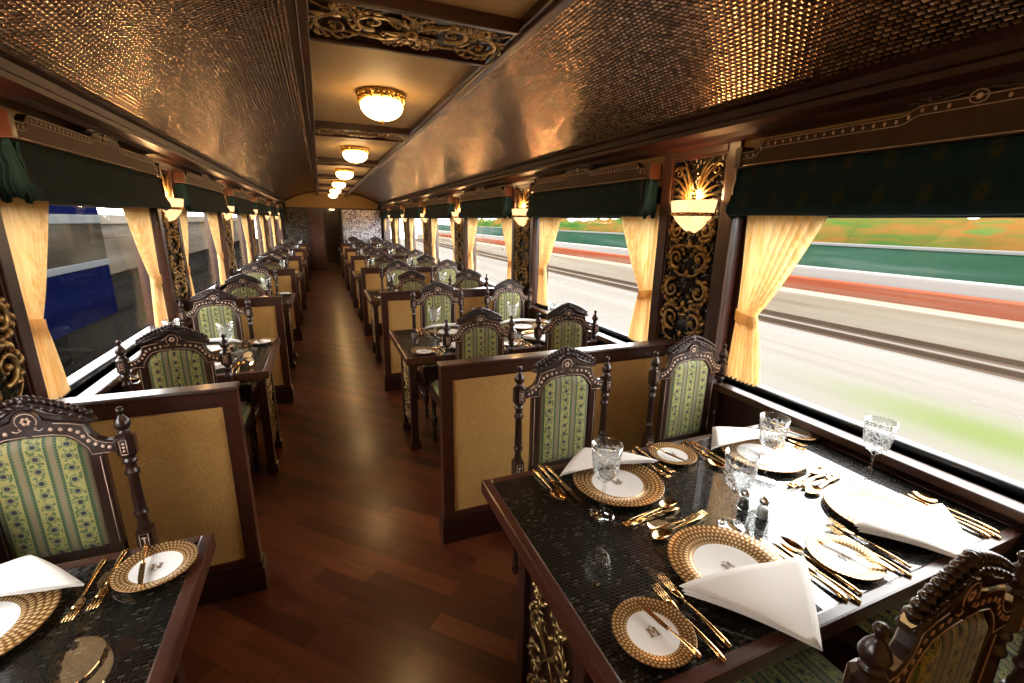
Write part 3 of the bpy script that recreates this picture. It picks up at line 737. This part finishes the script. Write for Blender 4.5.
# ------------------------------------------------------------------ tableware
def mono(r, s):
    b = B(); z = .0072
    for x0, x1 in ((-.0095, -.0065), (.0065, .0095)): b.box(x0, x1, -.009, .009, z, z+.0006)
    b.add([(-.008, .009, z+.0005), (-.005, .009, z+.0005), (.0012, -.003, z+.0005), (-.0012, -.003, z+.0005)], [(0, 1, 2, 3)][::-1])
    b.add([(.005, .009, z+.0004), (.008, .009, z+.0004), (.0012, -.003, z+.0004), (-.0012, -.003, z+.0004)], [(0, 1, 2, 3)])
    for x in (-.008, .008): b.box(x-.0045, x+.0045, -.011, -.0092, z, z+.0006); b.box(x-.0045, x+.003, .0088, .0105, z, z+.0006)
    b.tube([(-.004, .0135, z), (0, .0155, z), (.004, .0135, z)], .0008, 4)
    b.v = [(x*s, y*s, zz) for x, y, zz in b.v]
    build('monogram', b, 'mono', r)
b = B(); b.lathe([(0, .0), (.085, 0), (.09, .004), (.148, .013), (.150, .0155), (.147, .0165), (.090, .0075), (.084, .006), (0, .006)], 48)
PL = build('dinner_plate', b, 'plate'); tag(PL, 'x', 'plate'); mono(PL, 1.15); PLP = Proto(PL)
b = B(); b.lathe([(0, 0), (.05, 0), (.055, .004), (.086, .011), (.087, .013), (.085, .0135), (.056, .0072), (.052, .006), (0, .006)], 40)
SPL = build('side_plate', b, 'side_plate'); tag(SPL, 'x', 'plate'); mono(SPL, .95); SPP = Proto(SPL)

def handle(b, y0, y1, z=.004, w=.0062):
    n = 8; b.tube([(0, y0+(y1-y0)*i/n, z+.003*sin(pi*i/n)) for i in range(n+1)], [w*(1.35-1.0*min(1, i/n*1.25)+.12*(i/n)) if i else w*.8 for i in range(n+1)], 8, .55, (0, 0, 1))
def flat(b, outline, z, t=.0018):
    b.prism(outline, z, z+t, 'z', .0004)
def fork(s=1.0):
    r = empty('fork', 'x', 'fork'); b = B(); handle(b, -.105, .03, .004); build('handle', b, 'cutlery', r)
    b = B(); b.tube([(0, .025, .006), (0, .04, .0045), (0, .052, .0035), (0, .062, .004)], [.0028, .008, .011, .0105], 10, .18, (0, 0, 1))
    for x in (-.0088, -.003, .003, .0088): b.tube([(x, .058, .004), (x, .08, .005), (x*.95, .105, .009)], [.0019, .0017, .0009], 6)
    build('tines', b, 'cutlery', r); return Proto(r)
def spoon():
    r = empty('spoon', 'x', 'spoon'); b = B(); handle(b, -.105, .045, .004); build('handle', b, 'cutlery', r)
    b = B()
    def bowl(u, v):
        a = 2*pi*u; rr = v; return (.0195*rr*cos(a)*(1-.12*sin(a)), .074+.033*rr*sin(a), .0018+.008*rr*rr)
    b.grid(bowl, 20, 6); g = list(b.v); b.add([(x, y, z-.0012) for x, y, z in g], [f[::-1] for f in b.f], True); build('bowl', b, 'cutlery', r); return Proto(r)
def knife(butter=False):
    r = empty('butter_knife' if butter else 'knife', 'x', 'knife'); b = B(); handle(b, -.115, -.005, .0045, .0072); build('handle', b, 'cutlery', r)
    b = B(); flat(b, [(-.006, -.01), (.0065, -.01), (.0085, .02), (.0085, .075), (.005, .105), (-.002, .116), (-.0065, .10), (-.0065, .02)], .003, .0018); build('blade', b, 'cutlery', r); return Proto(r)
FK, SN, KN, BK = fork(), spoon(), knife(), knife(True)
b = B(); b.lathe([(0, .0005), (.035, .0005), (.0375, .002), (.0365, .0045), (.028, .0055), (.008, .011), (.0048, .02), (.0042, .05), (.0062, .062), (.0046, .075), (.0046, .105), (.009, .116), (.024, .127), (.0345, .143), (.0385, .165), (.0415, .19), (.0445, .232), (.0435, .232), (.040, .19), (.037, .165), (.033, .145), (.022, .131), (.006, .122), (0, .121)], 28)
GL = build('wine_glass', b, 'crystal'); tag(GL, 'x', 'glass'); GLP = Proto(GL)
def napkin():
    b = B(); A, Bp, C = Vector((-.185, -.03)), Vector((.175, -.065)), Vector((-.01, -.235))
    rnd = random.Random(3)
    for l in range(4):
        off = Vector((rnd.uniform(-.006, .006), -.004*l)); z0 = .010+.0042*(3-l)
        def P(u, v, dz, l=l, off=off, z0=z0):
            w = v; p = A*(1-u)*(1-w)+Bp*u*(1-w)+C*w+off
            lift = .020*math.exp(-((p.x+.02)/.11)**2)*(1-w)+.004*sin(u*7+l)*(1-w)
            r = math.hypot(p.x, p.y); base = .0165 if r < .16 else .0165*max(0, 1-(r-.16)/.09)
            return (p.x, p.y, base*.8+z0*(.35+.65*(1-w))+lift*.6+dz+.001)
        g = B(); g.grid(lambda u, v: P(u, v, .0022), 14, 12); n = len(g.v); b.add(g.v, g.f, True)
        g2 = B(); g2.grid(lambda u, v: P(u, v, 0), 14, 12); b.add(g2.v, [f[::-1] for f in g2.f], True)
        # close the rims
        o = len(b.v)-2*n; W = 15
        ring = [i for i in range(W)]+[W*j+14 for j in range(1, 13)]+[12*W+i for i in range(13, -1, -1)]+[W*j for j in range(11, 0, -1)]
        for i, a in enumerate(ring):
            c = ring[(i+1) % len(ring)]; b.f.append((o+a, o+n+a, o+n+c, o+c)); b.sm.append(False)
    return b
NK = build('napkin', napkin(), 'linen'); tag(NK, 'x', 'napkin'); NKP = Proto(NK)

def setting(cx, cy, facing, seat, full, cut, k, side):
    """facing +1: diner looks +y (sits nearer the camera)"""
    f = facing; rz = 0 if f > 0 else pi; J = lambda s_=.004: random.uniform(-s_, s_)
    def W(a, b_, z=ZT): return (cx+f*a, cy+f*b_, z+.0005)
    where = f'at {seat}, {ORD[k]} {side}-hand table'
    g = f'on the {side}-hand tables'
    if full:
        PLP.put(W(0, 0), rz+J(.1), 'gilt-rimmed white dinner plate '+where, 'dinner plates '+g)
        SPP.put(W(-.305, -.085), rz+J(.1), 'small gilt-rimmed side plate '+where, 'side plates '+g)
        NKP.put(W(0, 0, ZT+.0002), rz+J(.06), 'folded white napkin over the plate '+where, 'folded napkins '+g)
    GLP.put(W(.14+J(), .125+J()), random.uniform(0, 6), 'cut crystal stemmed glass '+where, 'crystal glasses '+g)
    if cut:
        BK.put(W(-.278, -.092, ZT+.0125), rz+.28+J(.08), 'butter knife lying across the side plate '+where, 'butter knives '+g, (.8, .72, .9))
        FK.put(W(-.215, -.085), rz+.02, 'outer gold fork '+where, 'gold forks '+g); FK.put(W(-.180, -.065), rz+.03, 'inner gold fork '+where, 'gold forks '+g)
        KN.put(W(.172, -.065), rz+.02, 'inner gold knife '+where, 'gold knives '+g); KN.put(W(.198, -.080), rz-.02, 'outer gold knife '+where, 'gold knives '+g)
        SN.put(W(.224, -.075), rz+.02, 'gold soup spoon beside the knives '+where, 'gold spoons '+g)
        SN.put(W(-.005, .170), rz+pi/2+.16, 'gold dessert spoon lying above the plate '+where, 'gold spoons '+g)
        FK.put(W(.01, .188), rz-pi/2+.05, 'gold dessert fork lying above the plate '+where, 'gold forks '+g)
for k, y in enumerate(YT):
    full = k < 6; cut = k < 2
    if k == 0: S = [(.846, 1.105, -1, 'far aisle seat'), (1.475, 1.075, -1, 'far window seat'), (.885, .68, 1, 'near aisle seat'), (1.50, .68, 1, 'near window seat')]
    else: S = [(.86, y+.205, -1, 'far aisle seat'), (1.48, y+.20, -1, 'far window seat'), (.87, y-.205, 1, 'near aisle seat'), (1.48, y-.20, 1, 'near window seat')]
    for cx, cy, f, nm in S: setting(cx, cy, f, nm, full, cut, k, 'right')
    S = [(-.745, y+.225, -1, 'far seat')]+([(-.72, y-.205, 1, 'near seat')] if k else [(-.72, y-.19, 1, 'near seat')])
    for cx, cy, f, nm in S: setting(cx, cy, f, nm, full, cut, k, 'left')
# cruets
def cruet(fill, nm):
    r = empty(nm, 'x', nm.split('_')[0]+' shaker')
    b = B(); b.lathe([(0, 0), (.017, 0), (.0185, .004), (.0175, .02), (.0135, .042), (.011, .052), (.0100, .052), (.012, .042), (.016, .02), (.0165, .006), (0, .005)], 16); build('jar', b, 'crystal', r)
    b = B(); b.lathe([(0, .006), (.0155, .006), (.015, .02), (.013, .034), (0, .034)], 14); build('filling', b, fill, r)
    b = B(); b.lathe([(0.0115, .05), (.0135, .052), (.0135, .060), (.009, .068), (.003, .071), (0, .071)], 14); build('cap', b, 'silver', r); return Proto(r)
SA, PE = cruet('salt', 'salt_shaker'), cruet('pepper', 'pepper_shaker')
for k, y in enumerate(YT[:3]):
    SA.put((1.145, y-.082, ZT), 0, f'small glass salt shaker on the {ORD[k]} right-hand table', 'salt shakers'); PE.put((1.128, y-.030, ZT), 0, f'small glass pepper shaker on the {ORD[k]} right-hand table', 'pepper shakers')

# ------------------------------------------------------------------ window dressing
def curtain(s_):
    """hangs from z = 1.66 at y = 0, spreads towards +y*s_, tied back at z = 1.16; room on the -x side"""
    r = empty('curtain', 'x', 'curtain'); b = B()
    def width(z):
        if z >= 1.17: t = min(1, (z-1.17)/(1.66-1.17)); return .105+(.41-.105)*(t**.85)
        t = (1.17-z)/(1.17-.835); return .105+.10*t**.8
    def fn(u, v):
        z = 1.70-(1.70-.835)*v; w = width(z); off = .02+.03*min(1, abs(z-1.17)*0+(1-abs(z-1.17)/.5 if abs(z-1.17) < .5 else 0))
        fold = sin(u*2*pi*8.5+1.3*sin(u*9)); amp = .012+.008*(w/.4)
        sag = .02*math.sin(pi*u)*max(0, 1-abs(z-1.2)/.2)*0
        return (amp*fold-.012*sin(pi*u), s_*(off-.02+w*u), z-sag+(.006*fold if v > .97 else 0))
    b.grid(fn, 96, 34); build('cloth', b, 'curtain', r)
    b = B(); n = 20; b.grid(lambda u, v: (.030*cos(2*pi*u)-.004, s_*(.030+.0525)+.060*sin(2*pi*u), 1.172-.052*v+.012*sin(2*pi*u)*s_*-1), n, 3); build('tieback', b, 'curtain', r)
    return Proto(r)
CU = {1: curtain(1), -1: curtain(-1)}
def blind(ln):
    r = empty('roman_blind', 'x', 'blind'); h = ln/2
    pr = [(-.005, 1.836), (-.012, 1.80), (-.020, 1.74), (-.034, 1.69), (-.048, 1.665), (-.050, 1.645), (-.040, 1.628), (-.028, 1.624), (-.018, 1.632), (-.014, 1.655), (-.004, 1.635), (.008, 1.630), (.014, 1.65), (.016, 1.70), (.016, 1.836)]
    b = B(); n = 40; vs = []
    for j in range(n+1):
        y = -h+ln*j/n
        for i, (x, z) in enumerate(pr):
            wv = .006*sin(y*9+i*.3)*(1.845-z)/.2; vs.append((x-abs(wv)*.6, y, z-.003*sin(y*5+1)*(1 if z < 1.7 else 0)))
    m_ = len(pr); fs = [(j*m_+i, (j+1)*m_+i, (j+1)*m_+(i+1) % m_, j*m_+(i+1) % m_) for j in range(n) for i in range(m_)]
    fs += [tuple(range(m_))[::-1], tuple(n*m_+i for i in range(m_))]; b.add(vs, fs, True); build('cloth', b, 'velvet', r)
    # gathered side drop at each end
    for s_ in (-1, 1):
        b = B()
        def fn(u, v, s_=s_): return (-.034+.118*u+.006*sin(v*11), s_*(h-.010+.012*sin(u*2*pi*5)), 1.826-(.20+.012*sin(u*9))*v)
        b.grid(fn, 40, 8); b.v = [(x*.8, y, z) for x, y, z in b.v]; build('side_gather', b, 'velvet', r)
    b = B(); b.tube([(-.022, -h+.05, 1.83), (-.024, -h+.05, 1.62), (-.02, -h+.052, 1.30)], .0012, 5); b.ball((-.02, -h+.052, 1.295), .007, 6); build('pull_cord', b, 'inlay', r)
    return r
BL = Proto(blind(1.66)); BLE = {}
def pelmet(ln):
    r = empty('pelmet', 'x', 'pelmet'); h = ln/2
    def top(t):   # t from the middle, 0..1
        if t > .93: return 1.905
        if t > .86: return 1.905+.035*(.5-.5*cos(pi*(.93-t)/.07))
        if t > .24: return 1.940
        if t > .17: return 1.940+.022*(.5-.5*cos(pi*(.24-t)/.07))
        return 1.962
    ts = [1, .95, .93, .91, .89, .87, .86, .6, .24, .22, .2, .18, .17, .08, .03]
    hp = [(h*t, top(t)) for t in ts]
    poly = [(-h, 1.838)]+[(-y, z) for y, z in hp]+[(0, 1.975)]+hp[::-1]+[(h, 1.838)]
    b = B(); b.prism(poly, -.016, .016, 'x', .002); build('board', b, 'pelmet_wood', r)
    b = B()
    line = [(-h*t, top(t)-.006) for t in ts]+[(h*t, top(t)-.006) for t in ts[::-1]]
    b.tube([(-.017, y, z) for y, z in line], .0016, 4); b.tube([(-.017, y, z-.026) for y, z in line], .0016, 4); b.tube([(-.017, -h+.01, 1.845), (-.017, h-.01, 1.845)], .0018, 4)
    n = 46
    for i in range(n+1):
        y = -h*.97+2*h*.97*i/n
        if abs(y) > .04: b.ball((-.0165, y, top(abs(y)/h)-.019), .0068, 6, (.3, .8, 1.1))
    b.tube([(-.018, .022*cos(a), 1.955+.018*sin(a)) for a in [2*pi*i/14 for i in range(15)]], .002, 4); b.ball((-.017, 0, 1.955), .009, 8, (.3, 1, 1)); build('inlay', b, 'inlay', r)
    b = B()
    for s_ in (-1, 1):
        for i in range(7):
            t = i/7; y = s_*(.02+.17*t); z = 1.985-.03*t
            b.tube([(-.006, y+s_*.02*cos(a), z+.012*sin(a)) for a in [pi*.95-2.7*j/6 for j in range(7)]], [.008, .009, .009, .008, .007, .005, .003], 6)
        b.tube([(-.004, s_*.01, 1.975), (-.004, s_*.08, 1.968), (-.004, s_*.20, 1.955)], [.009, .010, .004], 6)
    b.ball((-.006, 0, 1.99), .016, 8, (.7, 1, 1)); build('crest', b, 'wood_dark', r)
    for s_ in (-1, 1): b = B(); a, c = sorted((s_*(h-.001), s_*(h+.035))); b.box(-.022, .055, a, c, 1.838, 1.925, .003); build('end_block', b, 'red_wood', r)
    return r
PM = Proto(pelmet(1.62))
for side in ('right', 'left'):
    for k in range(7):
        ya = -.05 if k == 0 else YP[k-1]+.265
        yb = YP[k]-.265 if k < 6 else YE-.10
        yc = (ya+yb)/2; rz = 0 if side == 'right' else pi; f = 1 if side == 'right' else -1
        nm = f'{ORD[k]} {side}-hand window'; sc = None
        full = (yb-ya)
        sc = (1, full/1.754, 1) if abs(full-1.754) > .05 else None
        for s_ in (1, -1):   # +1 spreads to +y in its own space
            at_far = (s_*f < 0)
            CU[s_].put((mir(1.896, side), (yb-.04) if at_far else (ya+.04), 0), rz, f'tied cream curtain on the {"far" if at_far else "near"} edge of the {nm}', f'cream curtains along the {side} side')
        BL.put((mir(1.80, side), yc, 0), rz, f'dark green roman blind across the top of the {nm}', f'green blinds along the {side} side', sc)
        PM.put((mir(1.80, side), yc, 0), rz, f'inlaid wavy-topped pelmet board over the {nm}', f'pelmets along the {side} side', sc)

# ------------------------------------------------------------------ outside
GZ = -1.05
q = N('pale_trackside_ground'); nz = q.noise(q.map(q.obj(), (1.1, .05, 1)), 1.0, 5, .6)
s = q.xyz(); gx = q.math('DIVIDE', q.math('SUBTRACT', s[0], 8.0), .75); gy = q.math('DIVIDE', q.math('SUBTRACT', s[1], 2.6), 1.9); gg = q.math('POWER', 2.718, q.math('MULTIPLY', q.math('ADD', q.math('MULTIPLY', gx, gx), q.math('MULTIPLY', gy, gy)), -1.0))
base = q.ramp(nz, [(.28, (0.0660, 0.0528, 0.0409)), (.42, (0.0891, 0.0805, 0.0713)), (.7, (0.1043, 0.0990, 0.0924))])
bare = q.mix(q.math('MULTIPLY', gg, .85), base, (0.0561, 0.0726, 0.0198))
GM = q.bsdf(Base_Color=bare, Roughness=1.0, Specular_IOR_Level=0.0)
b = B(); b.box(2.4, 60, -30, 70, GZ-.2, GZ); struct('ground', b, GM).name = 'ground'
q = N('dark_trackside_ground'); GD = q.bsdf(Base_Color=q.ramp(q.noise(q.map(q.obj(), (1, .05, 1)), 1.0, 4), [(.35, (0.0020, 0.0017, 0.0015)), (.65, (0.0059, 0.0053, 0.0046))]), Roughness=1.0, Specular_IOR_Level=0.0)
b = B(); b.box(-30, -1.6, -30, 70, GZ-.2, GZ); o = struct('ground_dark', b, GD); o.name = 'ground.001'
# rails
RM = streak('rusty_rail', [(.3, (0.0363, 0.0231, 0.0158)), (.7, (0.0792, 0.0581, 0.0429))])
for x, lab in ((11.6, 'nearer'), (12.6, 'farther')):
    b = B(); b.prism([(x-.07, GZ), (x+.07, GZ), (x+.02, GZ+.04), (x+.035, GZ+.15), (x-.035, GZ+.15), (x-.02, GZ+.04)], -30, 70, 'y'); tag(build('rail', b, RM), f'{lab} brown steel rail outside the right-hand windows', 'rail')
b = B(); b.box(13.2, 14.05, -30, 70, GZ-.02, -.33, .03); tag(build('kerb', b, streak('brown_ballast', [(.3, (.085, .066, .047)), (.5, (.150, .124, .095)), (.7, (.175, .155, .130))])), 'brown stone kerb below the red strip outside the right windows', 'kerb')
b = B(); b.box(14.1, 14.6, -30, 70, GZ-.02, .03, .03); tag(build('platform_edge', b, streak('red_painted_edge', [(.3, (.135, .020, .010)), (.48, (.125, .034, .017)), (.68, (.125, .080, .060))])), 'red painted platform edge outside the right-hand windows', 'platform')
b = B(); b.box(14.7, 15.2, -30, 70, GZ-.02, .33, .03); tag(build('low_wall', b, streak('white_wall', [(.3, (.135, .122, .114)), (.7, (.165, .158, .150))])), 'pale low wall behind the red platform edge outside the right windows', 'wall')
b = B(); b.box(16.0, 16.3, -30, 70, GZ-.02, 1.0, .03); tag(build('boundary_wall', b, streak('green_teal_wall', [(.3, (0.0079, 0.0304, 0.0145)), (.5, (0.0198, 0.0449, 0.0297)), (.66, (0.0561, 0.0792, 0.0693))], .6, .11, 1.4)), 'green painted boundary wall outside the right-hand windows', 'wall')
b = B(); b.box(15.96, 16.34, -30, 70, 1.0, 1.09, .02)
tag(build('wall_coping', b, streak('pale_coping', [(.3, (0.0858, 0.0858, 0.0792)), (.7, (0.1023, 0.1023, 0.0990))])), 'thin pale coping along the top of the green wall outside', 'coping')
HM = streak('hedge_leaves', [(.30, (0.0092, 0.0297, 0.0053)), (.44, (0.0238, 0.0495, 0.0099)), (.55, (0.0924, 0.0409, 0.0106)), (.60, (0.0363, 0.0594, 0.0132)), (.8, (0.0726, 0.0858, 0.0396))], .5, .16, 1.2)
b = B(); rnd = random.Random(5)
for i in range(110):
    y = -22+i*.75; b.ball((18.6+rnd.uniform(-.3, .3), y, .2+rnd.uniform(0, .35)), 1.35+rnd.uniform(-.15, .25), 10, (.8, 1.1, .95+rnd.uniform(0, .2)))
hd = build('hedge', b, HM); tag(hd, 'green and orange flowering hedge beyond the boundary wall', 'hedge')
# left: a passing coach close to the windows
r = empty('passing_coach', 'dark blue railway coach passing outside the left-hand windows', 'train', (-4.0, 0, 0))
yA, yB = -25, 11.6
blue = streak('blue_paint', [(.3, (0.0011, 0.0017, 0.0106)), (.7, (0.0021, 0.0034, 0.0185))]); grey = streak('grey_window_band', [(.32, (0.0092, 0.0066, 0.0046)), (.5, (0.0363, 0.0304, 0.0224)), (.7, (0.0792, 0.0759, 0.0660))], 1, .22, .5)
wht = streak('white_band', [(.3, (0.0561, 0.0594, 0.0627)), (.7, (0.0792, 0.0792, 0.0792))])
b = B(); b.box(-.5, 0, yA, yB, -.35, .62, .03); build('lower_body', b, blue, r)
b = B(); b.box(-.5, .012, yA, yB, .62, .74, .02); build('waist_stripe', b, wht, r)
b = B(); b.box(-.5, -.01, yA, yB, .74, 1.42); build('window_band', b, grey, r)
b = B(); b.box(-.5, .012, yA, yB, 1.42, 1.58, .02); build('cantrail', b, wht, r)
b = B(); b.prism([(0, 1.58), (-.02, 1.72), (-.2, 1.85), (-.5, 1.9), (-.5, 1.58)], yA, yB, 'y'); build('roof', b, blue, r)
b = B()
for i in range(12): b.box(-.45, -.06, yA+3*i, yA+3*i+1.6, -.85, -.33, .04)
build('underframe', b, GD, r)
b = B(); b.box(-9.5, -9.0, 8, 70, GZ, 1.2, .05); b.box(-9.5, -8.98, 8, 70, .55, .68, .02); b.prism([(-8.8, 1.2), (-9.25, 1.6), (-9.7, 1.2)], 8, 70, 'y')
tag(build('trackside_building', b, streak('tan_building', [(.3, (0.0264, 0.0198, 0.0145)), (.55, (0.0495, 0.0409, 0.0317)), (.8, (0.0726, 0.0660, 0.0594))], 1, .12, 1.2)), 'long low tan building beyond the blue coach outside the left windows', 'building')

# ------------------------------------------------------------------ light
W = bpy.data.worlds.new('World'); SC.world = W; W.use_nodes = True; nt = W.node_tree; nt.nodes.clear()
wo = nt.nodes.new('ShaderNodeOutputWorld'); bg = nt.nodes.new('ShaderNodeBackground'); bg.inputs[0].default_value = (1.0, .985, .96, 1); bg.inputs[1].default_value = 12.0
nt.links.new(bg.outputs[0], wo.inputs[0])
for side in ('right', 'left'):
    for k in range(7):
        ya = -.05 if k == 0 else YP[k-1]+.265; yb = YP[k]-.265 if k < 6 else YE-.10
        li = bpy.data.lights.new('window_portal', 'AREA'); li.shape = 'RECTANGLE'; li.size = .86; li.size_y = yb-ya; li.cycles.is_portal = True
        lo = bpy.data.objects.new('window_portal', li); COL.objects.link(lo); lo.location = (mir(1.97, side), (ya+yb)/2, 1.22); lo.rotation_euler = (0, R(90) if side == 'right' else R(-90), 0)

# ------------------------------------------------------------------ camera
cam = bpy.data.cameras.new('camera'); co = bpy.data.objects.new('camera', cam); COL.objects.link(co)
cam.sensor_width = 36; cam.sensor_fit = 'HORIZONTAL'; cam.lens = 453.74/1024*36; cam.clip_start = .02; cam.clip_end = 300
yw, pt_, rl = R(22.4766), R(14.7218), R(1.0325)
fw = Vector((sin(yw)*cos(pt_), cos(yw)*cos(pt_), -sin(pt_))); rt = Vector((cos(yw), -sin(yw), 0)); up = rt.cross(fw)
r_ = rt*cos(rl)+up*sin(rl); u_ = -rt*sin(rl)+up*cos(rl)
co.matrix_world = Matrix(((r_.x, u_.x, -fw.x, 0), (r_.y, u_.y, -fw.y, 0), (r_.z, u_.z, -fw.z, 1.58), (0, 0, 0, 1)))
SC.camera = co
vs = SC.view_settings; vs.view_transform = 'Standard'; vs.look = 'None'; vs.exposure = 0.0; vs.gamma = 1.0; vs.use_curve_mapping = False
try:
    SC.cycles.max_bounces = 8; SC.cycles.transparent_max_bounces = 16; SC.cycles.sample_clamp_indirect = 14.0; SC.cycles.caustics_reflective = False; SC.cycles.caustics_refractive = False
except Exception: pass
